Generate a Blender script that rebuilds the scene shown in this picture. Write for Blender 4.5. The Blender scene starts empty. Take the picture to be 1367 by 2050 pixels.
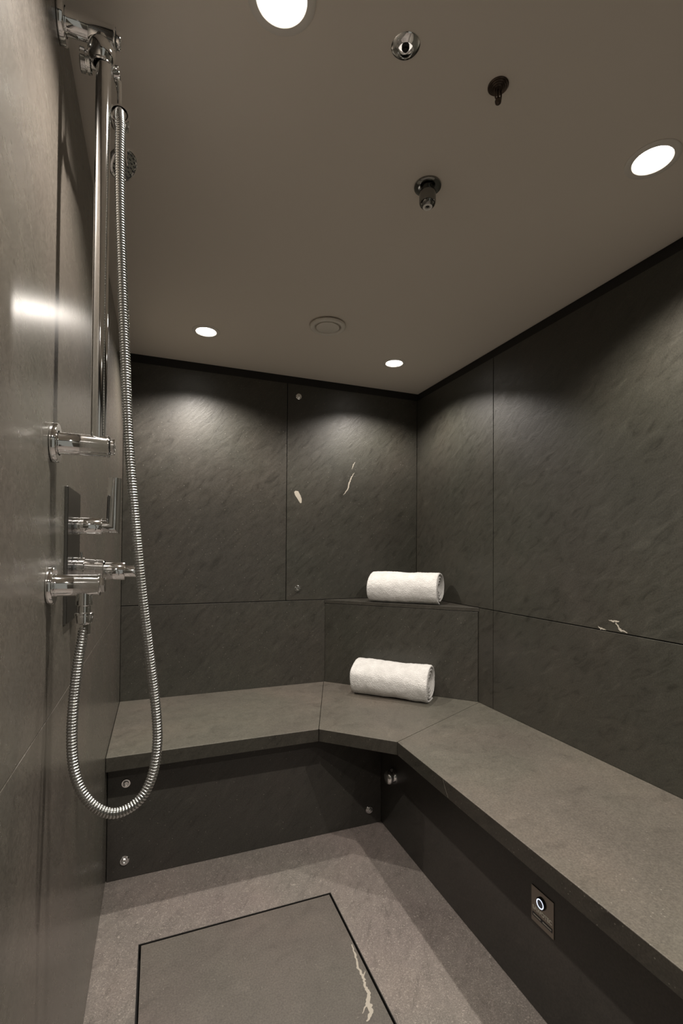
import bpy, bmesh, math, random
from mathutils import Vector, Matrix, noise

random.seed(7)
PI = math.pi
C = bpy.context.scene.collection
scene = bpy.context.scene

# ------------------------------------------------------------------ camera
F_PX, CY = 948.3232, 1087.6856
cam_d = bpy.data.cameras.new('camera')
cam_d.sensor_fit = 'HORIZONTAL'
cam_d.sensor_width = 24.0
cam_d.lens = F_PX / 1367.0 * 24.0
cam_d.shift_x = 0.0
cam_d.shift_y = (CY - 1025.0) / 1367.0
cam_d.clip_start = 0.01
cam = bpy.data.objects.new('camera', cam_d)
C.objects.link(cam)
fw = Vector((0.36190462, 0.93208389, 0.01564183))
rt = Vector((0.93214058, -0.36203693, 0.00657252))
up = Vector((-0.01178906, -0.01220176, 0.99985606))
m = Matrix.Identity(4)
for i in range(3):
    m[i][0] = rt[i]; m[i][1] = up[i]; m[i][2] = -fw[i]
m.translation = Vector((0, 0, 1.2005))
cam.matrix_world = m
scene.camera = cam

# ------------------------------------------------------------------ world, exposure, lamp strengths
world = bpy.data.worlds.new('world')
scene.world = world
world.use_nodes = True
world.node_tree.nodes['Background'].inputs[0].default_value = (1.0, 0.93, 0.84, 1)
world.node_tree.nodes['Background'].inputs[1].default_value = 0.22
scene.view_settings.view_transform = 'Standard'
scene.view_settings.look = 'None'
scene.view_settings.gamma = 1.0
scene.view_settings.use_curve_mapping = False
scene.view_settings.exposure = 0.0
SPOT_W = 40.0
LENS_E = 11.0
LAMP_COL = (1.0, 0.918, 0.832)

# ------------------------------------------------------------------ room dimensions
H = 2.15
L, R, D, YF = -0.1595, 1.4474, 2.4843, -0.95
HB, HU, HJ, HT = 0.478, 0.4275, 0.930, 2.105
DB, RB = 1.910, 0.9386
BX, BY, CX, CYY = 0.6176, 1.8308, 0.8555, 1.6045
P1X, P2Y = 0.8632, 1.888
JX, JY = 0.6458, 1.789

# ------------------------------------------------------------------ materials
def nt(name):
    mt = bpy.data.materials.new(name); mt.use_nodes = True
    return mt, mt.node_tree, mt.node_tree.nodes, mt.node_tree.links, mt.node_tree.nodes['Principled BSDF']

def plain(name, col, rough=0.5, metal=0.0, spec=0.5, emis=None, est=0.0):
    mt, t, n, l, b = nt(name)
    b.inputs['Base Color'].default_value = (*col, 1)
    b.inputs['Roughness'].default_value = rough
    b.inputs['Metallic'].default_value = metal
    b.inputs['Specular IOR Level'].default_value = spec
    if emis:
        b.inputs['Emission Color'].default_value = (*emis, 1)
        b.inputs['Emission Strength'].default_value = est
    return mt

def ramp(n, l, src, stops):
    r = n.new('ShaderNodeValToRGB')
    e = r.color_ramp.elements
    e[0].position, e[0].color = stops[0][0], (*stops[0][1], 1)
    e[1].position, e[1].color = stops[-1][0], (*stops[-1][1], 1)
    for p, c in stops[1:-1]:
        q = e.new(p); q.color = (*c, 1)
    l.new(src, r.inputs[0])
    return r

def noise_tex(n, l, vec, scale, detail=6, rough=0.6, dist=0.0):
    t = n.new('ShaderNodeTexNoise')
    t.inputs['Scale'].default_value = scale
    t.inputs['Detail'].default_value = detail
    t.inputs['Roughness'].default_value = rough
    t.inputs['Distortion'].default_value = dist
    l.new(vec, t.inputs['Vector'])
    return t

def mixc(n, l, a, b, fac, mode='MIX'):
    x = n.new('ShaderNodeMix'); x.data_type = 'RGBA'; x.blend_type = mode
    for s, v in ((x.inputs[6], a), (x.inputs[7], b), (x.inputs[0], fac)):
        if hasattr(v, 'links'): l.new(v, s)
        elif isinstance(v, (int, float)): s.default_value = v
        else: s.default_value = (*v, 1)
    return x.outputs[2]

def slate(name, base, rough=0.42, rot=(0.6, 0.7, 0.3), speck=0.35, fibre=0.0, bump=0.12, spec=0.5, smooth=False, streak=0.8):
    """honed dark slate: cloudy tone, diagonal cleavage streaks, scattered pale grains"""
    mt, t, n, l, b = nt(name)
    tc = n.new('ShaderNodeTexCoord')
    obj_v = tc.outputs['Object']
    mr = n.new('ShaderNodeMapping'); mr.inputs['Rotation'].default_value = rot
    l.new(obj_v, mr.inputs['Vector'])
    mp = n.new('ShaderNodeMapping'); mp.inputs['Scale'].default_value = (1.0, 1.0, 3.6)
    l.new(mr.outputs['Vector'], mp.inputs['Vector'])
    sv = mp.outputs['Vector']
    cloud = noise_tex(n, l, obj_v, 2.6, 5, 0.55, 0.4)
    c1 = ramp(n, l, cloud.outputs['Fac'], [(0.3, tuple(v*0.86 for v in base)), (0.5, base),
                                           (0.72, (base[0]*1.16, base[1]*1.12, base[2]*1.10))])
    hue = noise_tex(n, l, obj_v, 1.7, 3, 0.5, 0.2)
    hr = ramp(n, l, hue.outputs['Fac'], [(0.38, (0.985, 1.008, 0.985)), (0.62, (1.035, 0.985, 1.0))])
    col = mixc(n, l, c1.outputs[0], hr.outputs[0], 1.0, 'MULTIPLY')
    st = noise_tex(n, l, sv, 13.0, 9, 0.68, 0.8)
    sr = ramp(n, l, st.outputs['Fac'], [(0.32, (0.62, 0.62, 0.62)), (0.45, (0.95, 0.95, 0.95)), (0.58, (1.05, 1.05, 1.05)), (0.74, (1.5, 1.5, 1.48))])
    col = mixc(n, l, col, sr.outputs[0], streak, 'MULTIPLY')
    fine = noise_tex(n, l, obj_v, 210.0, 3, 0.7)
    fr = ramp(n, l, fine.outputs['Fac'], [(0.32, (0.66, 0.66, 0.66)), (0.68, (1.38, 1.38, 1.38))])
    col = mixc(n, l, col, fr.outputs[0], 0.7, 'MULTIPLY')
    if speck > 0:
        vo = n.new('ShaderNodeTexVoronoi'); vo.inputs['Scale'].default_value = 75.0
        l.new(obj_v, vo.inputs['Vector'])
        sp = ramp(n, l, vo.outputs['Distance'], [(0.0, (1, 1, 1)), (0.09, (1, 1, 1)), (0.13, (0, 0, 0))])
        sep = n.new('ShaderNodeSeparateColor'); l.new(vo.outputs['Color'], sep.inputs[0])
        sel = n.new('ShaderNodeMath'); sel.operation = 'GREATER_THAN'; sel.inputs[1].default_value = 0.80
        l.new(sep.outputs[0], sel.inputs[0])
        mu = n.new('ShaderNodeMath'); mu.operation = 'MULTIPLY'
        l.new(sp.outputs[0], mu.inputs[0]); l.new(sel.outputs[0], mu.inputs[1])
        m2 = n.new('ShaderNodeMath'); m2.operation = 'MULTIPLY'; m2.inputs[1].default_value = speck
        l.new(mu.outputs[0], m2.inputs[0])
        col = mixc(n, l, col, (0.32, 0.30, 0.26), m2.outputs[0])
    if fibre > 0:
        fb = noise_tex(n, l, obj_v, 95.0, 3, 0.7, 3.0)
        f2 = ramp(n, l, fb.outputs['Fac'], [(0.565, (0, 0, 0)), (0.63, (1, 1, 1))])
        f3 = n.new('ShaderNodeMath'); f3.operation = 'MULTIPLY'; f3.inputs[1].default_value = fibre
        l.new(f2.outputs[0], f3.inputs[0])
        col = mixc(n, l, col, (0.38, 0.34, 0.30), f3.outputs[0])
    l.new(col, b.inputs['Base Color'])
    rr = n.new('ShaderNodeMapRange')
    rr.inputs['From Min'].default_value = 0.3; rr.inputs['From Max'].default_value = 0.7
    k_ = 0.01 if smooth else 0.06
    rr.inputs['To Min'].default_value = rough - k_; rr.inputs['To Max'].default_value = rough + k_
    l.new(st.outputs['Fac'], rr.inputs['Value'])
    l.new(rr.outputs[0], b.inputs['Roughness'])
    b.inputs['Specular IOR Level'].default_value = spec
    bm_ = n.new('ShaderNodeBump'); bm_.inputs['Strength'].default_value = bump
    bm_.inputs['Distance'].default_value = 0.004
    hm = n.new('ShaderNodeMath'); hm.operation = 'ADD'
    l.new(st.outputs['Fac'], hm.inputs[0])
    hs = n.new('ShaderNodeMath'); hs.operation = 'MULTIPLY'; hs.inputs[1].default_value = 0.12 if not smooth else 0.03
    l.new(fine.outputs['Fac'], hs.inputs[0]); l.new(hs.outputs[0], hm.inputs[1])
    l.new(hm.outputs[0], bm_.inputs['Height'])
    l.new(bm_.outputs[0], b.inputs['Normal'])
    return mt

BASE = (0.0375, 0.0358, 0.0282)
M = {}
M['slate'] = slate('slate_wall', BASE, 0.44, bump=0.20, spec=0.65, streak=0.9, speck=0.5)
M['slate_side'] = slate('slate_side_wall', (0.088, 0.082, 0.069), 0.27, bump=0.0015, spec=0.7, speck=0.10, smooth=True, streak=0.25)
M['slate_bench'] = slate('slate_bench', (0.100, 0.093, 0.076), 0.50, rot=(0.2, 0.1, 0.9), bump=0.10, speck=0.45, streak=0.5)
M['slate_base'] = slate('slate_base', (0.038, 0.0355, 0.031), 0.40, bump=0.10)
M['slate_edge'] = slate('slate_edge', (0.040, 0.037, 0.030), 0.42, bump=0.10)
M['slate_hatch'] = slate('slate_hatch', (0.115, 0.102, 0.089), 0.5, rot=(0.3, 0.2, 0.8), bump=0.12, speck=0.4, streak=0.45)
M['granite'] = slate('flamed_granite', (0.165, 0.147, 0.133), 0.55, bump=0.15, speck=0.9, fibre=0.75)
M['black'] = plain('black_core', (0.010, 0.009, 0.008), 0.6)
M['ceiling'] = plain('ceiling_paint', (0.82, 0.755, 0.675), 0.6, spec=0.25)
M['white_plastic'] = plain('white_plastic', (0.80, 0.76, 0.69), 0.35)
M['chrome'] = plain('chrome', (0.95, 0.955, 0.96), 0.05, 1.0)
M['chrome_soft'] = plain('hose_chrome', (0.52, 0.53, 0.52), 0.19, 1.0)
M['dark_refl_chrome'] = plain('chrome_dark_reflection', (0.26, 0.26, 0.25), 0.10, 1.0)  # chrome with the reflection of dark walls and floor put into its colour
M['steel'] = plain('brushed_steel', (0.25, 0.225, 0.20), 0.28, 1.0)
M['bronze'] = plain('dark_bronze', (0.10, 0.075, 0.06), 0.35, 0.8)
M['dark_metal'] = plain('dark_metal', (0.03, 0.03, 0.03), 0.3, 0.8)
M['vein'] = plain('calcite_vein', (0.42, 0.385, 0.325), 0.55)
M['lens'] = plain('lamp_lens', (0.9, 0.9, 0.9), 0.4, emis=(1.0, 0.95, 0.86), est=LENS_E)
M['trim_ring'] = plain('lamp_trim', (0.80, 0.76, 0.70), 0.35, 0.0)
M['nozzle_white'] = plain('nozzle_insert', (0.92, 0.90, 0.86), 0.4)
M['plate_print'] = plain('plate_print', (0.95, 0.93, 0.84), 0.4)
M['plate_bar'] = plain('plate_bar', (0.015, 0.02, 0.028), 0.3)
M['button_face'] = plain('button_face', (0.12, 0.14, 0.19), 0.3, 0.3)
M['button_ring'] = plain('button_ring', (0.8, 0.85, 1), 0.4, emis=(0.72, 0.80, 1.0), est=1.3)
M['mixer_plate'] = plain('mixer_plate', (0.30, 0.30, 0.30), 0.16, 1.0)
M['rubber'] = plain('spray_rubber', (0.03, 0.03, 0.032), 0.5)
M['glass'] = plain('door_glass', (0.9, 0.95, 0.93), 0.02)
M['glass'].node_tree.nodes['Principled BSDF'].inputs['Transmission Weight'].default_value = 1.0

def towel_mat():
    mt, t, n, l, b = nt('terry_cotton')
    tc = n.new('ShaderNodeTexCoord')
    a = noise_tex(n, l, tc.outputs['Object'], 30, 5, 0.6)
    c = ramp(n, l, a.outputs['Fac'], [(0.3, (0.62, 0.61, 0.59)), (0.7, (0.74, 0.73, 0.71))])
    l.new(c.outputs[0], b.inputs['Base Color'])
    b.inputs['Roughness'].default_value = 0.95
    b.inputs['Specular IOR Level'].default_value = 0.1
    b.inputs['Sheen Weight'].default_value = 0.25
    v = n.new('ShaderNodeTexVoronoi'); v.inputs['Scale'].default_value = 260
    l.new(tc.outputs['Object'], v.inputs['Vector'])
    f = noise_tex(n, l, tc.outputs['Object'], 60, 5, 0.7)
    ad = n.new('ShaderNodeMath'); ad.operation = 'ADD'
    l.new(v.outputs['Distance'], ad.inputs[0]); l.new(f.outputs['Fac'], ad.inputs[1])
    bp = n.new('ShaderNodeBump'); bp.inputs['Strength'].default_value = 0.55; bp.inputs['Distance'].default_value = 0.005
    l.new(ad.outputs[0], bp.inputs['Height']); l.new(bp.outputs[0], b.inputs['Normal'])
    return mt
M['towel'] = towel_mat()

# ------------------------------------------------------------------ builders
ORG = {}
def thing(name, label, cat, loc=(0, 0, 0), group=None):
    o = bpy.data.objects.new(name, None); C.objects.link(o)
    o.empty_display_size = 0.05
    o.location = loc; ORG[o.name] = Vector(loc)
    o['label'] = label; o['category'] = cat
    if group: o['group'] = group
    return o

def obj(name, bm, mats, parent=None, smooth=None, loc=None, label=None):
    """link one mesh; world-space geometry is moved into the frame of its parent or of loc"""
    me = bpy.data.meshes.new(name)
    off = ORG[parent.name] if parent else (Vector(loc) if loc else Vector((0, 0, 0)))
    bmesh.ops.translate(bm, verts=bm.verts, vec=-off)
    bmesh.ops.recalc_face_normals(bm, faces=bm.faces)
    bm.to_mesh(me); bm.free()
    if not isinstance(mats, (list, tuple)): mats = [mats]
    for x in mats: me.materials.append(x)
    o = bpy.data.objects.new(name, me); C.objects.link(o)
    if parent:
        o.parent = parent
        ORG[o.name] = off.copy()
    else:
        o.location = off; ORG[o.name] = off.copy()
    if smooth is not None:
        for p in me.polygons: p.use_smooth = True
        me.set_sharp_from_angle(angle=math.radians(smooth))
    if label: o['label'] = label
    return o

def tag(o, label, cat, group=None):
    o['label'] = label; o['category'] = cat
    if group: o['group'] = group
    return o

def structure(o):
    o['kind'] = 'structure'; return o

def box(bm, x0, x1, y0, y1, z0, z1, bev=0.0, mat=0):
    vs = [bm.verts.new((x, y, z)) for x in (x0, x1) for y in (y0, y1) for z in (z0, z1)]
    idx = ((0, 1, 3, 2), (4, 6, 7, 5), (0, 4, 5, 1), (2, 3, 7, 6), (0, 2, 6, 4), (1, 5, 7, 3))
    fs = [bm.faces.new([vs[i] for i in f]) for f in idx]
    for f in fs: f.material_index = mat
    if bev:
        es = list({e for f in fs for e in f.edges})
        bmesh.ops.bevel(bm, geom=es, offset=bev, segments=2, affect='EDGES', profile=0.5)
    return bm

def prism(bm, pts, z0, z1, bev=0.0, mat=0):
    lo = [bm.verts.new((x, y, z0)) for x, y in pts]
    hi = [bm.verts.new((x, y, z1)) for x, y in pts]
    n = len(pts)
    fs = [bm.faces.new(lo[::-1]), bm.faces.new(hi)]
    for i in range(n):
        j = (i + 1) % n
        fs.append(bm.faces.new((lo[i], lo[j], hi[j], hi[i])))
    for f in fs: f.material_index = mat
    if bev:
        es = list({e for f in fs for e in f.edges})
        bmesh.ops.bevel(bm, geom=es, offset=bev, segments=2, affect='EDGES', profile=0.5)
    return bm

def frame_of(axis):
    a = Vector(axis).normalized()
    h = Vector((0, 0, 1)) if abs(a.z) < 0.9 else Vector((0, 1, 0))
    u = a.cross(h).normalized(); v = a.cross(u).normalized()
    return a, u, v

def lathe(bm, org, axis, prof, seg=40, close=True, mat=0):
    """revolve (radius, distance along axis) pairs about axis through org"""
    a, u, v = frame_of(axis); org = Vector(org)
    rings = []
    for r, d in prof:
        if r < 1e-6:
            rings.append([bm.verts.new(org + a * d)])
        else:
            rings.append([bm.verts.new(org + a * d + u * r * math.cos(2*PI*k/seg) + v * r * math.sin(2*PI*k/seg)) for k in range(seg)])
    for p, q in zip(rings, rings[1:]):
        for k in range(seg):
            j = (k + 1) % seg
            if len(p) == 1 and len(q) == 1: continue
            if len(p) == 1: f = bm.faces.new((p[0], q[k], q[j]))
            elif len(q) == 1: f = bm.faces.new((p[k], q[0], p[j]))
            else: f = bm.faces.new((p[k], q[k], q[j], p[j]))
            f.material_index = mat
    return bm

def rod(bm, org, axis, r, length, ch=0.001, seg=40, mat=0):
    return lathe(bm, org, axis, [(0, 0), (r-ch, 0), (r, ch), (r, length-ch), (r-ch, length), (0, length)], seg, mat=mat)

def tube(bm, pts, radii, seg=16, cap=True, mat=0):
    pts = [Vector(p) for p in pts]
    t = [(pts[min(i+1, len(pts)-1)] - pts[max(i-1, 0)]).normalized() for i in range(len(pts))]
    u = frame_of(t[0])[1]
    rings = []
    for i, p in enumerate(pts):
        u = (u - t[i] * u.dot(t[i])).normalized(); v = t[i].cross(u)
        r = radii[i] if hasattr(radii, '__len__') else radii
        rings.append([bm.verts.new(p + u*r*math.cos(2*PI*k/seg) + v*r*math.sin(2*PI*k/seg)) for k in range(seg)])
    for a, b in zip(rings, rings[1:]):
        for k in range(seg):
            j = (k+1) % seg
            bm.faces.new((a[k], a[j], b[j], b[k])).material_index = mat
    if cap:
        bm.faces.new(rings[0][::-1]); bm.faces.new(rings[-1])
    return bm

def catmull(P, n):
    P = [Vector(p) for p in P]; out = []
    for i in range(len(P)-1):
        a, b, c, d = P[max(i-1, 0)], P[i], P[i+1], P[min(i+2, len(P)-1)]
        for k in range(n):
            t = k/n
            out.append(0.5*((2*b) + (c-a)*t + (2*a-5*b+4*c-d)*t*t + (3*b-a-3*c+d)*t**3))
    out.append(P[-1]); return out

def resample(P, step):
    out = [P[0]]; acc = 0.0
    for a, b in zip(P, P[1:]):
        sl = (b-a).length; pos = 0.0
        while acc + (sl-pos) >= step:
            pos += step-acc; out.append(a.lerp(b, pos/sl)); acc = 0.0
        acc += sl-pos
    return out

def vein(bm, pts, widths, axis, lift=0.0006, mat=1, jag=0.0022, seed=1):
    """pale mineral streak lying in a slab's face; axis = outward normal"""
    rnd = random.Random(seed)
    n = Vector(axis)
    P = []
    W = []
    for i in range(len(pts)-1):
        for k in range(6):
            t = k/6
            P.append(Vector(pts[i]).lerp(Vector(pts[i+1]), t)); W.append(widths[i]*(1-t)+widths[i+1]*t)
    P.append(Vector(pts[-1])); W.append(widths[-1])
    Lf, Rf = [], []
    for i, p in enumerate(P):
        t = (P[min(i+1, len(P)-1)] - P[max(i-1, 0)]).normalized()
        s = t.cross(n).normalized()
        j = s * rnd.uniform(-jag, jag) * 0.6
        Lf.append(bm.verts.new(p + j + s*W[i]*rnd.uniform(0.65, 1.3) + n*lift))
        Rf.append(bm.verts.new(p + j - s*W[i]*rnd.uniform(0.65, 1.3) + n*lift))
    for i in range(len(P)-1):
        bm.faces.new((Lf[i], Lf[i+1], Rf[i+1], Rf[i])).material_index = mat

# ------------------------------------------------------------------ room shell
G = 0.0018          # half a slab joint
HXL, HXR, HY0, HY1 = -0.040, 0.581, 0.62, 1.5805
bm = bmesh.new()
for a in ((L-0.03, HXL, YF, D+0.03), (HXR, R+0.03, YF, D+0.03), (HXL, HXR, YF, HY0), (HXL, HXR, HY1, D+0.03)):
    box(bm, a[0], a[1], a[2], a[3], -0.04, 0.0)
floor = structure(obj('floor', bm, M['granite']))
floor['label'] = 'grey speckled non-slip granite floor'
bm = bmesh.new(); box(bm, HXL-0.02, HXR+0.02, HY0-0.02, HY1+0.02, -0.09, -0.042)
for a in ((HXL, HXL+0.002, HY0, HY1), (HXR-0.002, HXR, HY0, HY1), (HXL+0.002, HXR-0.002, HY0, HY0+0.002), (HXL+0.002, HXR-0.002, HY1-0.002, HY1)):
    box(bm, a[0], a[1], a[2], a[3], -0.043, -0.0008)
structure(obj('trim_1', bm, M['black']))

bm = bmesh.new(); box(bm, L-0.012, R+0.012, YF, D+0.012, H, H+0.05)
structure(obj('ceiling', bm, M['ceiling']))

TH = 0.014   # slab thickness in front of the dark core
def wall(name, bounds):
    b = bmesh.new(); box(b, *bounds)
    return structure(obj(name, b, M['black']))
wb = wall('wall_back', (L-0.06, R+0.06, D+TH, D+0.08, -0.04, H+0.05))
wr = wall('wall_right', (R+TH, R+0.08, YF-0.05, D+TH, -0.04, H+0.05))
wl = wall('wall_left', (L-0.08, L-TH, YF-0.05, D+TH, -0.04, H+0.05))

def slab(name, parent, bounds, mat, bev=0.0008, extra=None):
    b = bmesh.new(); box(b, *bounds, bev=bev)
    mats = [mat]
    if extra: extra(b); mats.append(M['vein'])
    return obj(name, b, mats, parent)

e = 0.0015
slab('slate_panel', wb, (L+e, JX-G, D, D+TH-0.001, HJ+G, HT), M['slate'])
slab('slate_panel', wb, (L+e, R-e, D, D+TH-0.001, 0.01, HJ-G), M['slate'])

def rv(b):
    n = (-1, 0, 0); x = R
    vein(b, [(x, 1.1874, 0.9681), (x, 1.163, 0.966), (x, 1.1473, 0.9701)], [0.0008, 0.004, 0.001], n, seed=3)
    vein(b, [(x, 1.165, 0.966), (x, 1.1531, 0.9547), (x, 1.1435, 0.9423), (x, 1.118, 0.9350)], [0.002, 0.0025, 0.004, 0.001], n, seed=5)
    vein(b, [(x, 1.2295, 0.9415), (x, 1.2192, 0.9340), (x, 1.1975, 0.9340)], [0.0006, 0.0035, 0.0008], n, seed=8)
slab('slate_panel', wr, (R, R+TH-0.001, YF, JY-G, HJ+G, HT), M['slate'], extra=rv)
slab('slate_panel', wr, (R, R+TH-0.001, JY+G, D-0.001, HJ+G, HT), M['slate'])
slab('slate_panel', wr, (R, R+TH-0.001, YF, JY-G, 0.01, HJ-G), M['slate'])
slab('slate_panel', wr, (R, R+TH-0.001, JY+G, D-0.001, 0.01, HJ-G), M['slate'])

slab('slate_panel', wl, (L-TH+0.001, L, YF, 1.742-0.0007, HJ+0.0008, HT), M['slate_side'])
slab('slate_panel', wl, (L-TH+0.001, L, 1.742+0.0007, D-0.001, HJ+0.0008, HT), M['slate_side'])
slab('slate_panel', wl, (L-TH+0.001, L, YF, D-0.001, 0.01, HJ-0.0008), M['slate_side'])

# entrance side behind the camera: slate wall, glazed door added to admit world fill
bm = bmesh.new()
box(bm, L-0.08, 0.20, YF-0.08, YF, -0.04, H+0.05)
box(bm, 1.00, R+0.08, YF-0.08, YF, -0.04, H+0.05)
box(bm, 0.20, 1.00, YF-0.08, YF, 2.02, H+0.05)
structure(obj('wall_front', bm, M['slate']))
bm = bmesh.new(); box(bm, 0.20, 1.00, YF-0.048, YF-0.040, 0.0, 2.02)
structure(obj('fill_door_1', bm, M['glass']))

# ------------------------------------------------------------------ screws
def screw(name, parent, p, n):
    """cup washer with a domed hexagon-socket head"""
    b = bmesh.new()
    lathe(b, p, n, [(0.0165, 0), (0.0168, 0.0015), (0.0145, 0.0042), (0.0118, 0.0042), (0.0105, 0.0028), (0.0098, 0.0028)], 32)
    lathe(b, p, n, [(0.0098, 0.0028), (0.0095, 0.0062), (0.0080, 0.0078), (0.0050, 0.0082)], 32)
    lathe(b, p, n, [(0.0050, 0.0082), (0.0046, 0.0040), (0, 0.0040)], 6)
    return obj(name, b, M['chrome'], parent, smooth=35)

# access panel in the back wall
ap = thing('access_panel', 'upright slate panel screwed to the back wall above the corner shelf, with a pale vein', 'panel', (JX+0.4, D, HJ))
bm = bmesh.new(); box(bm, JX+G, R-e, D-0.0005, D+TH-0.001, HJ+G, HT, bev=0.0008)
y = D-0.0005
vein(bm, [(1.0438, y, 1.7057), (1.0324, y, 1.6871), (1.0249, y, 1.6632)], [0.001, 0.0022, 0.0008], (0, -1, 0), seed=2)
vein(bm, [(1.0388, y, 1.645), (1.0214, y, 1.6156), (1.0087, y, 1.583), (1.0013, y, 1.5508), (0.9728, y, 1.5142)], [0.001, 0.003, 0.0040, 0.0036, 0.0010], (0, -1, 0), seed=4)
pts = [(0.6869, 1.5171), (0.6938, 1.5242), (0.7098, 1.523), (0.7219, 1.502), (0.7298, 1.482), (0.7293, 1.4602), (0.7209, 1.4578), (0.7081, 1.4776), (0.6919, 1.5005)]
f = bm.faces.new([bm.verts.new((a, y-0.0006, c)) for a, c in pts]); f.material_index = 1
obj('slate_panel', bm, [M['slate'], M['vein']], ap)
screw('screw', ap, (0.709, y, 2.040), (0, -1, 0))
screw('screw', ap, (0.712, y, 0.994), (0, -1, 0))

# ------------------------------------------------------------------ bench
bench = thing('bench', 'L-shaped grey slate bench with a cut-off inner corner along the back and right walls', 'bench', (0.75, 1.7, 0))
g = 0.0009
def bslab(pts, ev=False):
    b = bmesh.new(); prism(b, pts, HU, HB, bev=0.0016)
    b.normal_update()
    for f_ in b.faces:      # sides and underside take a darker slate than the top
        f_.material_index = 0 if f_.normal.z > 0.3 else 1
    if ev:
        vein(b, [(CX, 1.2979, 0.4753), (CX, 1.2852, 0.4528), (CX, 1.2685, 0.4312)], [0.0004, 0.0006, 0.0004], (-1, 0, 0), lift=0.0003, mat=2, jag=0.0012, seed=21)
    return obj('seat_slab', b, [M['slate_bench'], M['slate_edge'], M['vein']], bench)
dx, dy = (P1X-BX), (D-BY)
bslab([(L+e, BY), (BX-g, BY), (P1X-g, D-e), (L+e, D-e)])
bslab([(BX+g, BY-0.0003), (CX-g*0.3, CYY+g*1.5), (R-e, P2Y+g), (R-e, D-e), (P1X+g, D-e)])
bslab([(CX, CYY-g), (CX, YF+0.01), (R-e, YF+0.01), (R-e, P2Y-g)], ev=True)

lp = thing('access_panel', 'low dark slate panel with chrome screws under the back part of the bench', 'panel', (0.4, DB, 0))
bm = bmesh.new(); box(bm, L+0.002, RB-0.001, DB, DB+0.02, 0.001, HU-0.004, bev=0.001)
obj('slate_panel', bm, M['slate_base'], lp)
for p in ((-0.097, DB, 0.346), (-0.099, DB, 0.066), (0.881, DB, 0.064)):
    screw('screw', lp, p, (0, -1, 0))

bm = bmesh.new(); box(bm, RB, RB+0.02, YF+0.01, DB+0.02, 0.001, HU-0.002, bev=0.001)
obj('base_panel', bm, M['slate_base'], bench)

# corner shelf block
cs = thing('corner_shelf', 'triangular raised slate shelf block in the far corner on top of the bench', 'shelf', (1.15, 2.18, HB))
d = Vector((R-P1X, P2Y-D, 0)).normalized(); nn = Vector((-d.y, d.x, 0))
if nn.dot(Vector((1, 1, 0))) < 0: nn = -nn
A = Vector((P1X, D, 0)); B_ = Vector((R, P2Y, 0))
A1, B1 = A + d*0.006, B_ - d*0.006
bm = bmesh.new()
q0, q1 = A1 + nn*0.003, B1 + nn*0.003
prism(bm, [(q0.x, q0.y-0.002), (q1.x-0.002, q1.y), (q1.x+nn.x*0.012-0.004, q1.y+nn.y*0.012), (q0.x+nn.x*0.012, q0.y+nn.y*0.012-0.004)], HB+0.001, HJ-0.021, bev=0.0008)
obj('front_panel', bm, M['slate'], cs)
bm = bmesh.new()
prism(bm, [(A.x+0.001, A.y-0.0015), (B_.x-0.0015, B_.y+0.001), (R-0.0015, D-0.0015)], HJ-0.019, HJ, bev=0.0012)
obj('top_slab', bm, M['slate_edge'], cs)

# ------------------------------------------------------------------ floor hatch
fh = thing('floor_hatch', 'removable slate hatch let into the floor inside a narrow black gap', 'hatch', (0.27, 1.1, 0))
bm = bmesh.new(); box(bm, HXL+0.008, HXR-0.008, HY0+0.008, HY1-0.008, -0.035, 0.0, bev=0.0008)
vein(bm, [(0.566, 1.350, 0), (0.5595, 1.3029, 0), (0.553, 1.2687, 0), (0.5552, 1.2372, 0), (0.5467, 1.211, 0), (0.5478, 1.1863, 0), (0.5358, 1.1598, 0), (0.5331, 1.1348, 0), (0.5111, 1.1181, 0)],
     [0.0015, 0.0028, 0.0030, 0.0040, 0.0035, 0.0050, 0.0065, 0.0060, 0.002], (0, 0, 1), seed=11, jag=0.003)
vein(bm, [(0.567, 1.2522, 0), (0.5552, 1.2372, 0)], [0.0008, 0.002], (0, 0, 1), lift=0.0008, seed=12)
vein(bm, [(0.5478, 1.1863, 0), (0.5265, 1.1558, 0), (0.510, 1.140, 0)], [0.003, 0.002, 0.001], (0, 0, 1), lift=0.0009, seed=13)
obj('slate_panel', bm, [M['slate_hatch'], M['vein']], fh)

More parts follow.
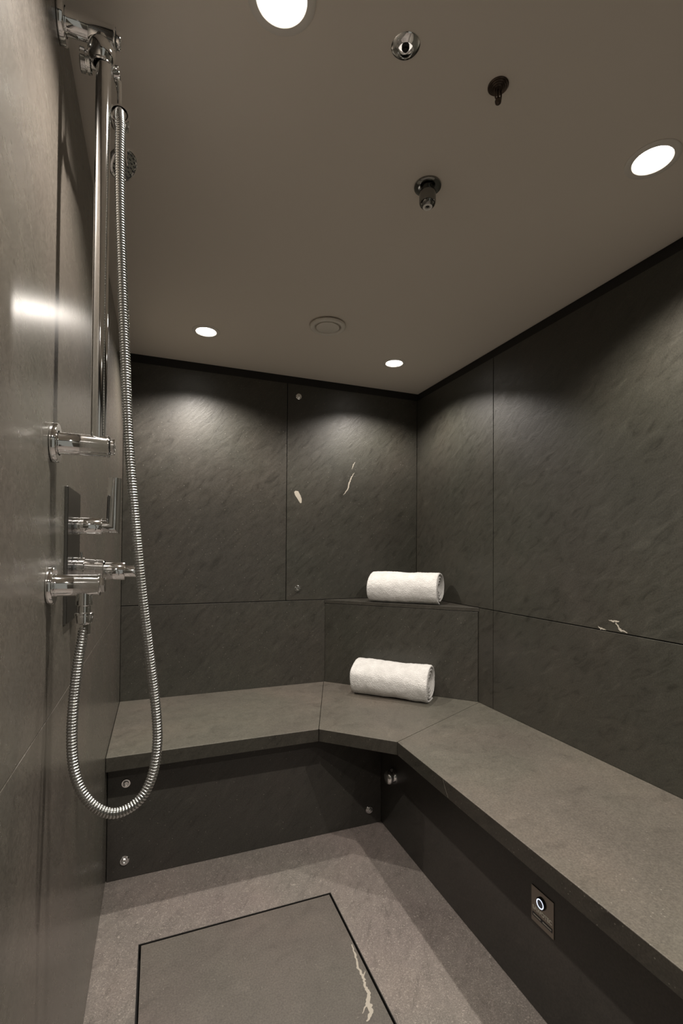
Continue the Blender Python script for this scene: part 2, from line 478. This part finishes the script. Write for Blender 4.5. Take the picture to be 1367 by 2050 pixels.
# ------------------------------------------------------------------ rolled towels
def towel(center, direction, zb, rad, half, label, seed, flap=0.0):
    d_ = Vector((*direction, 0)).normalized(); n_ = Vector((d_.y, -d_.x, 0))    # n_ points to the viewer side
    T = 0.0066; pitch = 0.0165
    r_in = 0.010
    turns = (rad - T - r_in) / pitch
    N, K = int(turns*84), 96
    o3 = Vector((center[0], center[1], zb))
    squ = 0.93
    def pt(i, s, off):
        th = 2*PI*turns*i/N
        r = r_in + pitch*turns*i/N + off
        lay = turns*i/N
        ang = -th + 0.9 + flap + 2*PI*turns
        x = r*math.cos(ang)*1.04; z = r*math.sin(ang)*squ
        wob = noise.noise(Vector((x*14+seed, z*14, s*6)))*0.0065 * (r/rad)
        x += wob; z += noise.noise(Vector((x*11, z*11+seed, s*7+9)))*0.0055*(r/rad)
        flat = -rad*squ*0.90
        if z < flat: z = flat + (z-flat)*0.15
        return o3 + n_*x + d_*s + Vector((0, 0, z - flat + 0.0008 + 0.15*rad*squ*0.10))
    b = bmesh.new(); grid_o, grid_i = [], []
    for i in range(N+1):
        ends = half - 0.006*abs(noise.noise(Vector((i*0.045, seed, 0)))) - 0.014*(1-i/N)**1.5
        ro, ri = [], []
        for k in range(K+1):
            u = -1 + 2*k/K
            u = math.copysign(1-(1-abs(u))**1.7, u) if abs(u) < 1 else u
            s = u*ends
            q = max(0.0, (abs(s) - (ends - T*1.2))/(T*1.2))
            t = T*math.sqrt(max(0.02, 1-q*q))
            fl = 0.0035*noise.noise(Vector((s*22, i*0.08, seed+3.1))) * (i/N)
            fl += (0.0011*noise.noise(Vector((s*95, turns*i/N*37, seed))) + 0.0008*noise.noise(Vector((s*210, turns*i/N*80, seed))))
            pinch = 1.0 - 0.05*max(0.0, (abs(s)-(half-0.05))/0.05)**2 * (i/N)
            ro.append(b.verts.new(pt(i, s, (t+fl)*pinch))); ri.append(b.verts.new(pt(i, s, (-t+fl)*pinch)))
        grid_o.append(ro); grid_i.append(ri)
    for i in range(N):
        for k in range(K):
            b.faces.new((grid_o[i][k], grid_o[i+1][k], grid_o[i+1][k+1], grid_o[i][k+1]))
            b.faces.new((grid_i[i][k], grid_i[i][k+1], grid_i[i+1][k+1], grid_i[i+1][k]))
        for k in (0, K):
            b.faces.new((grid_o[i][k], grid_i[i][k], grid_i[i+1][k], grid_o[i+1][k]))
    for i in (0, N):
        for k in range(K):
            b.faces.new((grid_o[i][k], grid_o[i][k+1], grid_i[i][k+1], grid_i[i][k]))
    o = obj('rolled_towel', b, M['towel'], loc=(center[0], center[1], zb), smooth=80)
    return tag(o, label, 'towel', 'rolled white towels')
towel((1.225, 2.215), (0.70, -0.71), HJ, 0.093, 0.188, 'rolled white terry towel lying on the triangular corner shelf, the upper of the two', 1.3, flap=-2.1)
towel((1.105, 2.125), (0.70, -0.71), HB, 0.098, 0.196, 'rolled white terry towel lying on the bench seat in front of the corner block', 5.7, flap=-2.8)

# ------------------------------------------------------------------ downlights
DL = [(0.188, 0.785, 'round recessed ceiling downlight nearest the shower rail, cut by the top edge of the photo'),
      (0.186, 2.120, 'round recessed ceiling downlight in the far left above the back wall'),
      (1.103, 2.122, 'small-looking round recessed ceiling downlight in the far right corner'),
      (1.103, 0.783, 'large bright round ceiling downlight beside the right wall'),
      (0.188, -0.55, 'round recessed ceiling downlight behind the viewer on the shower side'),
      (1.103, -0.55, 'round recessed ceiling downlight behind the viewer on the bench side')]
for (x, y, lab), strength in zip(DL, (1.75, 1.28, 0.95, 1.35, 1.0, 1.0)):
    t = thing('ceiling_downlight', lab, 'ceiling light', (x, y, H), 'recessed ceiling downlights')
    b = bmesh.new()
    lathe(b, (x, y, H), (0, 0, -1), [(0.0590, 0), (0.0590, 0.0022), (0.0570, 0.0036), (0.0500, 0.0042), (0.0440, 0.0040), (0.0410, 0.0012), (0.0408, 0.0)], 56)
    obj('trim_ring', b, M['trim_ring'], t, smooth=40)
    b = bmesh.new()
    lathe(b, (x, y, H), (0, 0, -1), [(0.0398, 0.0008), (0.0388, 0.0016), (0.030, 0.0026), (0.015, 0.0030), (0, 0.0031)], 48)
    obj('lamp_lens', b, M['lens'], t, smooth=60)
    ld = bpy.data.lights.new('downlight_beam', 'SPOT')
    ld.energy = SPOT_W * strength; ld.color = LAMP_COL
    ld.spot_size = math.radians(139); ld.spot_blend = 0.6
    ld.shadow_soft_size = 0.016
    lo = bpy.data.objects.new('downlight_beam', ld); C.objects.link(lo)
    lo.parent = t; lo.location = (0, 0, -0.022)

# ------------------------------------------------------------------ ceiling vent
x, y = 0.656, 1.865
v = thing('ceiling_vent', 'round off-white disc valve vent in the ceiling', 'vent', (x, y, H))
bm = bmesh.new()
lathe(bm, (x, y, H), (0, 0, -1), [(0.060, 0), (0.060, 0.0050), (0.0745, 0.0055), (0.0755, 0.0070), (0.0740, 0.0125), (0.0690, 0.0155), (0.0630, 0.0165), (0.0575, 0.0150), (0.0545, 0.0105), (0.052, 0.0005), (0.0, 0.0005)], 64)
obj('outer_ring', bm, M['white_plastic'], v, smooth=50)
bm = bmesh.new()
lathe(bm, (x, y, H), (0, 0, -1), [(0.0, 0.001), (0.030, 0.001), (0.030, 0.0080), (0.0475, 0.0100), (0.0485, 0.0135), (0.0465, 0.0160), (0.0440, 0.0168), (0.0, 0.0168)], 64)
obj('valve_disc', bm, M['white_plastic'], v, smooth=50)

# ------------------------------------------------------------------ ceiling nozzles
x, y = 0.643, 1.055
t = thing('ceiling_nozzle', 'chrome cup-shaped nozzle with a white ring tip hanging from the middle of the ceiling', 'nozzle', (x, y, H))
bm = bmesh.new()
lathe(bm, (x, y, H), (0, 0, -1), [(0.0345, 0), (0.0352, 0.0015), (0.0345, 0.0045), (0.0315, 0.0062), (0.0200, 0.0068), (0, 0.0068)], 48)
obj('flange', bm, M['dark_refl_chrome'], t, smooth=40)
bm = bmesh.new()
lathe(bm, (x, y, H), (0, 0, -1), [(0.0140, 0.0068), (0.0140, 0.0150), (0.0210, 0.0170), (0.0215, 0.0190), (0.0215, 0.0440), (0.0195, 0.0500), (0.0140, 0.0555), (0.0125, 0.0560)], 48)
obj('nozzle_body', bm, M['dark_refl_chrome'], t, smooth=40)
bm = bmesh.new()
lathe(bm, (x, y, H), (0, 0, -1), [(0.0125, 0.0560), (0.0120, 0.0570), (0.0070, 0.0570), (0.0062, 0.0540), (0.0062, 0.0500)], 40)
obj('nozzle_ring', bm, M['nozzle_white'], t, smooth=40, label='white ring at the tip')
bm = bmesh.new()
lathe(bm, (x, y, H), (0, 0, -1), [(0.0062, 0.0510), (0.0040, 0.0520), (0.0030, 0.0560), (0, 0.0565)], 24)
obj('nozzle_core', bm, M['dark_metal'], t, smooth=40)

x, y = 0.636, 0.773
t = thing('fire_sprinkler', 'small dark bronze sprinkler head hanging under the ceiling', 'sprinkler', (x, y, H))
bm = bmesh.new()
lathe(bm, (x, y, H), (0, 0, -1), [(0.0205, 0), (0.0208, 0.0015), (0.0190, 0.0035), (0.0170, 0.0030), (0.0155, 0.0052), (0.0135, 0.0046), (0.0118, 0.0066), (0.0100, 0.0060), (0.0085, 0.0085), (0, 0.0085)], 40)
obj('flange', bm, M['bronze'], t, smooth=30)
bm = bmesh.new()
for s in (-1, 1):
    tube(bm, [(x+s*0.0062, y, H-0.007), (x+s*0.0076, y, H-0.016), (x+s*0.0068, y, H-0.026), (x+s*0.002, y, H-0.033)], [0.0016]*4, 10)
rod(bm, (x, y, H-0.007), (0, 0, -1), 0.0022, 0.024, 0.0004, 14)
obj('sprinkler_frame', bm, M['bronze'], t, smooth=40)
bm = bmesh.new()
lathe(bm, (x, y, H-0.026), (0, 0, -1), [(0, 0), (0.0045, 0.001), (0.0066, 0.005), (0.0058, 0.0095), (0.0035, 0.0118), (0, 0.0125)], 24)
obj('deflector', bm, M['bronze'], t, smooth=60)

x, y = 0.424, 0.776
t = thing('ceiling_spray', 'shallow round chrome rosette with a recessed dark nozzle in the ceiling', 'nozzle', (x, y, H))
bm = bmesh.new()
lathe(bm, (x, y, H), (0, 0, -1), [(0.0268, 0), (0.0272, 0.0010), (0.0250, 0.0032), (0.0200, 0.0056), (0.0162, 0.0070), (0.0150, 0.0076), (0.0142, 0.0070), (0.0136, 0.0010), (0, 0.0010)], 48)
obj('rosette', bm, M['chrome'], t, smooth=50)
bm = bmesh.new()
lathe(bm, (x, y, H), (0, 0, -1), [(0.0072, 0.0010), (0.0072, 0.0035), (0.0045, 0.0045), (0.0045, 0.0075), (0.0025, 0.0092), (0, 0.0094)], 24)
obj('nozzle_core', bm, M['dark_metal'], t, smooth=40)

# ------------------------------------------------------------------ shower rail
YR, XR = 0.875, L+0.066
sr = thing('shower_rail', 'upright chrome shower rail held by two arms on the left wall', 'shower rail', (XR, YR, 1.371))
for z in (2.062, 1.371):
    bm = bmesh.new()
    lathe(bm, (L, YR, z), (1, 0, 0), [(0.0305, 0), (0.0315, 0.0010), (0.0315, 0.0085), (0.0305, 0.0098), (0.020, 0.0098)], 48)
    obj('wall_flange', bm, M['chrome'], sr, smooth=40)
    bm = bmesh.new()
    lathe(bm, (L, YR, z), (1, 0, 0), [(0.0180, 0.0098), (0.0180, 0.0120), (0.0172, 0.0130), (0.0172, 0.0790), (0.0180, 0.0800), (0.0180, 0.0825), (0.0160, 0.0835)], 48)
    obj('bracket_arm', bm, M['chrome'], sr, smooth=40)
    bm = bmesh.new()
    lathe(bm, (L, YR, z), (1, 0, 0), [(0.0125, 0.0830), (0.0130, 0.0840), (0.0130, 0.0905), (0.0120, 0.0915), (0.0060, 0.0915), (0.0055, 0.0900), (0, 0.0900)], 36)
    obj('end_cap', bm, M['chrome'], sr, smooth=40)
bm = bmesh.new(); rod(bm, (XR, YR, 1.378), (0, 0, 1), 0.0118, 0.675, 0.0005, 48)
obj('riser_bar', bm, M['chrome'], sr, smooth=40)

# slider with clamp knob and the cradle that holds the hand shower
zs = 2.032
bm = bmesh.new()
prof = [(0.0126, -0.0215), (0.0150, -0.0205)]
for k in range(9):
    a = -0.95 + 1.9*k/8
    prof.append((0.0208*math.cos(a*0.92)+0.0008, 0.0208*math.sin(a)*1.02))
prof += [(0.0150, 0.0205), (0.0126, 0.0215)]
lathe(bm, (XR-0.003, YR, zs), (0, 0, 1), prof, 40)
sl = obj('slider', bm, M['chrome'], sr, smooth=50)
bm = bmesh.new(); rod(bm, (XR-0.022, YR+0.026, zs), (1, 0, 0), 0.0085, 0.044, 0.0008, 28)
tube(bm, [(XR, YR+0.008, zs), (XR, YR+0.028, zs)], 0.009, 20)
obj('cross_pin', bm, M['chrome'], sl, smooth=40)
bm = bmesh.new()
lathe(bm, (XR-0.022, YR+0.026, zs+0.001), (-1, 0, 0), [(0.0165, 0), (0.0175, 0.001), (0.0175, 0.0050), (0.0150, 0.0062), (0.0150, 0.0075), (0.0175, 0.0085), (0.0178, 0.0150), (0.0165, 0.0162), (0, 0.0162)], 36)
obj('clamp_knob', bm, M['chrome'], sl, smooth=40)
bm = bmesh.new()
lathe(bm, (XR+0.012, YR+0.028, zs-0.004), (1, -0.1, 0.15), [(0, 0), (0.0115, 0), (0.0125, 0.001), (0.0125, 0.010), (0.0115, 0.011), (0, 0.011)], 30)
tube(bm, [(XR+0.020, YR+0.029, zs-0.012), (XR+0.0225, YR+0.030, zs-0.035), (XR+0.0225, YR+0.030, zs-0.062)], [0.0055, 0.0042, 0.004], 14)
obj('cradle_arm', bm, M['chrome'], sl, smooth=40)
RX, RY, RZ = -0.0700, 0.9050, 1.9555
bm = bmesh.new()
lathe(bm, (RX, RY, RZ), (0, 1, 0), [(0.0135, -0.010), (0.0165, -0.010), (0.0172, -0.008), (0.0160, 0.014), (0.0130, 0.014), (0.0125, 0.012), (0.0135, -0.010)], 36)
obj('cradle_ring', bm, M['chrome'], sl, smooth=40)

# ------------------------------------------------------------------ hand shower
hs = thing('hand_shower', 'chrome hand shower in the rail cradle, its round head pointing to the back', 'hand shower', (RX, RY+0.03, RZ))
bm = bmesh.new()
tube(bm, [(RX, RY-0.008, RZ), (RX, RY+0.015, RZ+0.001), (RX-0.001, RY+0.05, RZ+0.004), (RX-0.003, RY+0.095, RZ+0.012), (RX-0.004, RY+0.125, RZ+0.020)],
     [0.0108, 0.0110, 0.0098, 0.0092, 0.0105], 24)
obj('handle', bm, M['chrome'], hs, smooth=50)
hn = Vector((0.62, -0.30, -0.72)).normalized()
hc = Vector((-0.080, 1.045, 1.985))
bm = bmesh.new()
lathe(bm, hc, hn, [(0, -0.012), (0.014, -0.010), (0.026, -0.002), (0.0310, 0.006), (0.0315, 0.012), (0.0300, 0.0145), (0.0270, 0.0150), (0.0265, 0.0135), (0, 0.0135)], 44)
sh = obj('spray_head', bm, M['chrome'], hs, smooth=50)
a_, u_, v_ = frame_of(hn)
bm = bmesh.new()
for ring, cnt in ((0.0235, 18), (0.0165, 12), (0.0095, 7)):
    for k in range(cnt):
        p = hc + a_*0.0134 + u_*ring*math.cos(2*PI*k/cnt) + v_*ring*math.sin(2*PI*k/cnt)
        lathe(bm, p, hn, [(0.0016, 0), (0.0013, 0.0022), (0, 0.0024)], 8)
nz = obj('spray_nozzles', bm, M['rubber'], sh, smooth=50)
nz['kind'] = 'stuff'

# ------------------------------------------------------------------ corrugated hose
HP = [(-0.0700, 0.893, 1.9545), (-0.0690, 0.882, 1.9430), (-0.0668, 0.872, 1.9117), (-0.0665, 0.868, 1.8542), (-0.0644, 0.865, 1.7679), (-0.0609, 0.862, 1.6827), (-0.0574, 0.86, 1.5986), (-0.0534, 0.86, 1.5157), (-0.0503, 0.86, 1.4493), (-0.0454, 0.86, 1.3664), (-0.0382, 0.858, 1.2834), (-0.0303, 0.855, 1.2004), (-0.0215, 0.852, 1.1177), (-0.0113, 0.85, 1.0349), (-0.0028, 0.848, 0.9686), (0.0024, 0.842, 0.9205), (0.0036, 0.835, 0.8821), (-0.0019, 0.828, 0.8414), (-0.0155, 0.822, 0.8107), (-0.0369, 0.818, 0.7947), (-0.0622, 0.816, 0.7928), (-0.0874, 0.818, 0.8088), (-0.106, 0.823, 0.8362), (-0.1162, 0.83, 0.8704), (-0.12, 0.838, 0.9137), (-0.1191, 0.846, 0.9651), (-0.1153, 0.853, 1.0178), (-0.1105, 0.860, 1.0579), (-0.1090, 0.864, 1.0820)]
path = resample(catmull(HP, 24), 0.0045/6)
hose = thing('shower_hose', 'flexible ribbed metal shower hose hanging in a long loop from hand shower to wall outlet', 'hose', (-0.05, 0.86, 0.79))
bm = bmesh.new()
rad = [0.00690 + 0.00115*abs(math.sin(PI*i/6.0))**0.7 for i in range(len(path))]
tube(bm, path, rad, 20)
obj('ribbed_tube', bm, M['chrome_soft'], hose, smooth=70)
bm = bmesh.new()
lathe(bm, (-0.109, 0.864, 1.0985), (0, 0, -1), [(0, 0), (0.0118, 0), (0.0138, 0.001), (0.0138, 0.0045), (0.0128, 0.0052), (0.0132, 0.0060), (0.0118, 0.0165), (0.0092, 0.0190), (0, 0.0190)], 36)
obj('hose_nut', bm, M['chrome'], hose, smooth=35)
bm = bmesh.new(); lathe(bm, (-0.109, 0.864, 1.080), (0, 0, -1), [(0, 0), (0.0095, 0.0), (0.0095, 0.0165), (0.0080, 0.018), (0, 0.018)], 8)
obj('hose_ferrule', bm, M['chrome'], hose, smooth=20)

# ------------------------------------------------------------------ wall outlet
ZO, YO = 1.1425, 0.864
wo = thing('wall_outlet', 'thick chrome water outlet arm on the left wall with the hose screwed beneath it', 'water outlet', (L, YO, ZO))
bm = bmesh.new()
lathe(bm, (L, YO, ZO), (1, 0, 0), [(0.0285, 0), (0.0295, 0.001), (0.0295, 0.0075), (0.0285, 0.0088), (0.017, 0.0088)], 48)
obj('wall_flange', bm, M['chrome'], wo, smooth=40)
bm = bmesh.new()
lathe(bm, (L, YO, ZO), (1, 0, 0), [(0.0175, 0.0088), (0.0180, 0.0100), (0.0180, 0.0125), (0.0172, 0.0135), (0.0172, 0.0700), (0.0180, 0.0710), (0.0180, 0.0730), (0.0165, 0.0738), (0.0, 0.0738)], 48)
obj('outlet_body', bm, M['chrome'], wo, smooth=40)
bm = bmesh.new()
lathe(bm, (L, YO, ZO), (1, 0, 0), [(0.0130, 0.0738), (0.0135, 0.0745), (0.0135, 0.0800), (0.0125, 0.0810), (0, 0.0810)], 6)
obj('hex_cap', bm, M['chrome'], wo, smooth=20)
bm = bmesh.new()
lathe(bm, (-0.109, YO, ZO-0.012), (0, 0, -1), [(0, 0), (0.0118, 0), (0.0118, 0.0200), (0.0095, 0.0215), (0.0095, 0.0322), (0, 0.0322)], 32)
obj('spout_socket', bm, M['chrome'], wo, smooth=35)

# ------------------------------------------------------------------ mixer
mx = thing('shower_mixer', 'chrome shower mixer with upright lever and horizontal knob on a rectangular wall plate', 'mixer', (L, 1.06, 1.19))
bm = bmesh.new(); box(bm, L, L+0.0065, 0.990, 1.135, 1.062, 1.316, bev=0.0012)
pl = obj('wall_plate', bm, M['mixer_plate'], mx)
YM = 1.045
bm = bmesh.new()
lathe(bm, (L+0.0065, YM, 1.245), (1, 0, 0), [(0.0165, 0), (0.0170, 0.0008), (0.0170, 0.0100), (0.0162, 0.0108), (0.0162, 0.0118), (0.0170, 0.0126), (0.0170, 0.0500), (0.0162, 0.0510), (0, 0.0510)], 44)
obj('lever_base', bm, M['chrome'], mx, smooth=40)
# mitred lever: horizontal stem cut at 45 degrees into an upright grip
def mitred(bm, p0, pc, p1, r, seg=36):
    p0, pc, p1 = Vector(p0), Vector(pc), Vector(p1)
    d0 = (pc-p0).normalized(); d1 = (p1-pc).normalized()
    nrm = (d0 + d1).normalized()
    s = d0.cross(d1).normalized(); u0 = s.cross(d0)
    u1 = s.cross(d1)
    def ring_at(c, dd, uu, plane=False):
        out = []
        for k in range(seg):
            a = 2*PI*k/seg
            q = c + uu*r*math.cos(a) + s*r*math.sin(a)
            if plane:
                q = q + dd * (-(q-pc).dot(nrm)/dd.dot(nrm))
            out.append(bm.verts.new(q))
        return out
    A_ = ring_at(p0, d0, u0); B1_ = ring_at(pc, d0, u0, True); C_ = ring_at(p1, d1, u1)
    for a, b in ((A_, B1_), (B1_, C_)):
        for k in range(seg):
            j = (k+1) % seg
            bm.faces.new((a[k], a[j], b[j], b[k]))
    bm.faces.new(A_[::-1]); bm.faces.new(C_)
bm = bmesh.new()
mitred(bm, (L+0.056, YM, 1.2445), (-0.0835, YM, 1.2440), (-0.0805, YM, 1.3420), 0.0128)
obj('lever_handle', bm, M['chrome'], mx, smooth=30)
bm = bmesh.new()
ka = (1, -0.02, -0.055)
lathe(bm, (L+0.0065, YM+0.004, 1.166), ka, [(0.0185, 0), (0.0190, 0.001), (0.0190, 0.0085), (0.0180, 0.0092), (0.0180, 0.0102), (0.0190, 0.0110), (0.0190, 0.0200), (0.0165, 0.0210),
      (0.0160, 0.0380), (0.0152, 0.0386), (0.0152, 0.0394), (0.0160, 0.0402), (0.0160, 0.0540), (0.0150, 0.0550)], 44)
obj('knob_base', bm, M['chrome'], mx, smooth=40)
bm = bmesh.new()
ks = Vector((L+0.0065, YM+0.004, 1.166)) + Vector(ka).normalized()*0.0545
ks.z -= 0.006
lathe(bm, ks, (1, 0, -0.02), [(0, 0), (0.0172, 0), (0.0176, 0.001), (0.0176, 0.0370), (0.0168, 0.0382), (0.0115, 0.0382), (0.0115, 0.0700), (0.0105, 0.0725), (0.0, 0.0725)], 44)
obj('knob_handle', bm, M['chrome'], mx, smooth=40)
bm = bmesh.new()
rod(bm, (L+0.022, YM+0.004, 1.183), (-0.12, 0, 1), 0.0022, 0.012, 0.0006, 14)
obj('stop_pin', bm, M['chrome'], mx, smooth=40)

# ------------------------------------------------------------------ steam outlet under the bench
t = thing('steam_outlet', 'small chrome outlet on the dark bench base in the inner corner below the seat', 'outlet', (RB, 1.788, 0.254))
bm = bmesh.new()
lathe(bm, (RB, 1.788, 0.254), (-1, 0, 0), [(0.030, 0), (0.031, 0.001), (0.030, 0.006), (0.020, 0.007)], 36)
obj('flange', bm, M['chrome'], t, smooth=40)
bm = bmesh.new()
lathe(bm, (RB, 1.788, 0.254), (-1, 0, 0), [(0.020, 0.006), (0.020, 0.015), (0.028, 0.019), (0.029, 0.028), (0.024, 0.036), (0.012, 0.040), (0, 0.0405)], 36)
obj('outlet_cap', bm, M['chrome'], t, smooth=50)

# ------------------------------------------------------------------ control plate
cp = thing('control_plate', 'small steel control plate with a lit round button on the bench base', 'control plate', (RB, 0.964, 0.2735))
bm = bmesh.new(); box(bm, RB-0.0020, RB, 0.926, 1.002, 0.2275, 0.3195, bev=0.0006)
obj('steel_plate', bm, M['steel'], cp)
bx = RB-0.0020
bc = (bx, 0.9670, 0.2905)
bm = bmesh.new(); lathe(bm, bc, (-1, 0, 0), [(0.0150, 0), (0.0150, 0.003), (0.0140, 0.0042), (0.0120, 0.0044), (0.0118, 0.0038), (0.0100, 0.0038), (0.0098, 0.0030)], 40)
bt = obj('button', bm, M['dark_metal'], cp, smooth=40)
bm = bmesh.new(); lathe(bm, bc, (-1, 0, 0), [(0.0122, 0.0040), (0.0120, 0.0050), (0.0098, 0.0050), (0.0096, 0.0040)], 40)
obj('lit_ring', bm, M['button_ring'], bt, smooth=40, label='glowing bluish-white ring')
bm = bmesh.new(); lathe(bm, bc, (-1, 0, 0), [(0.0097, 0.0034), (0.0090, 0.0042), (0, 0.0044)], 40)
obj('button_face', bm, M['button_face'], bt, smooth=40)
# lettering, read from the room side: text runs toward -Y
fc = bpy.data.curves.new('plate_text', 'FONT')
fc.body = 'SAWOTEC'; fc.size = 0.0175; fc.extrude = 0.0002; fc.align_x = 'CENTER'; fc.align_y = 'CENTER'
fc.offset = 0.0009; fc.space_character = 1.02
to = bpy.data.objects.new('plate_text', fc); C.objects.link(to)
bpy.context.view_layer.update()
dg = bpy.context.evaluated_depsgraph_get()
tm = bpy.data.meshes.new_from_object(to.evaluated_get(dg))
bpy.data.objects.remove(to); bpy.data.curves.remove(fc)
xs = [v_.co.x for v_ in tm.vertices]; wd = max(xs)-min(xs)
sc = 0.066/wd
bm = bmesh.new(); bm.from_mesh(tm); bpy.data.meshes.remove(tm)
for v_ in bm.verts:
    a, c, z = v_.co
    v_.co = Vector((bx-0.0003-z, 0.9640 - a*sc, 0.2645 + c*sc*1.05))
obj('plate_lettering', bm, M['plate_print'], cp)
bm = bmesh.new(); box(bm, bx-0.0006, bx-0.0001, 0.930, 0.998, 0.2415, 0.2520, bev=0.0002)
pb = obj('caption_bar', bm, M['plate_bar'], cp)
bm = bmesh.new()
rnd = random.Random(4)
for y0, y1 in ((0.994, 0.969), (0.962, 0.934)):
    yy = y0
    while yy > y1:
        w = rnd.uniform(0.0010, 0.0016)
        box(bm, bx-0.0008, bx-0.0006, yy-w, yy, 0.2452, 0.2484)
        yy -= w + 0.0006
obj('caption_marks', bm, M['plate_print'], pb)
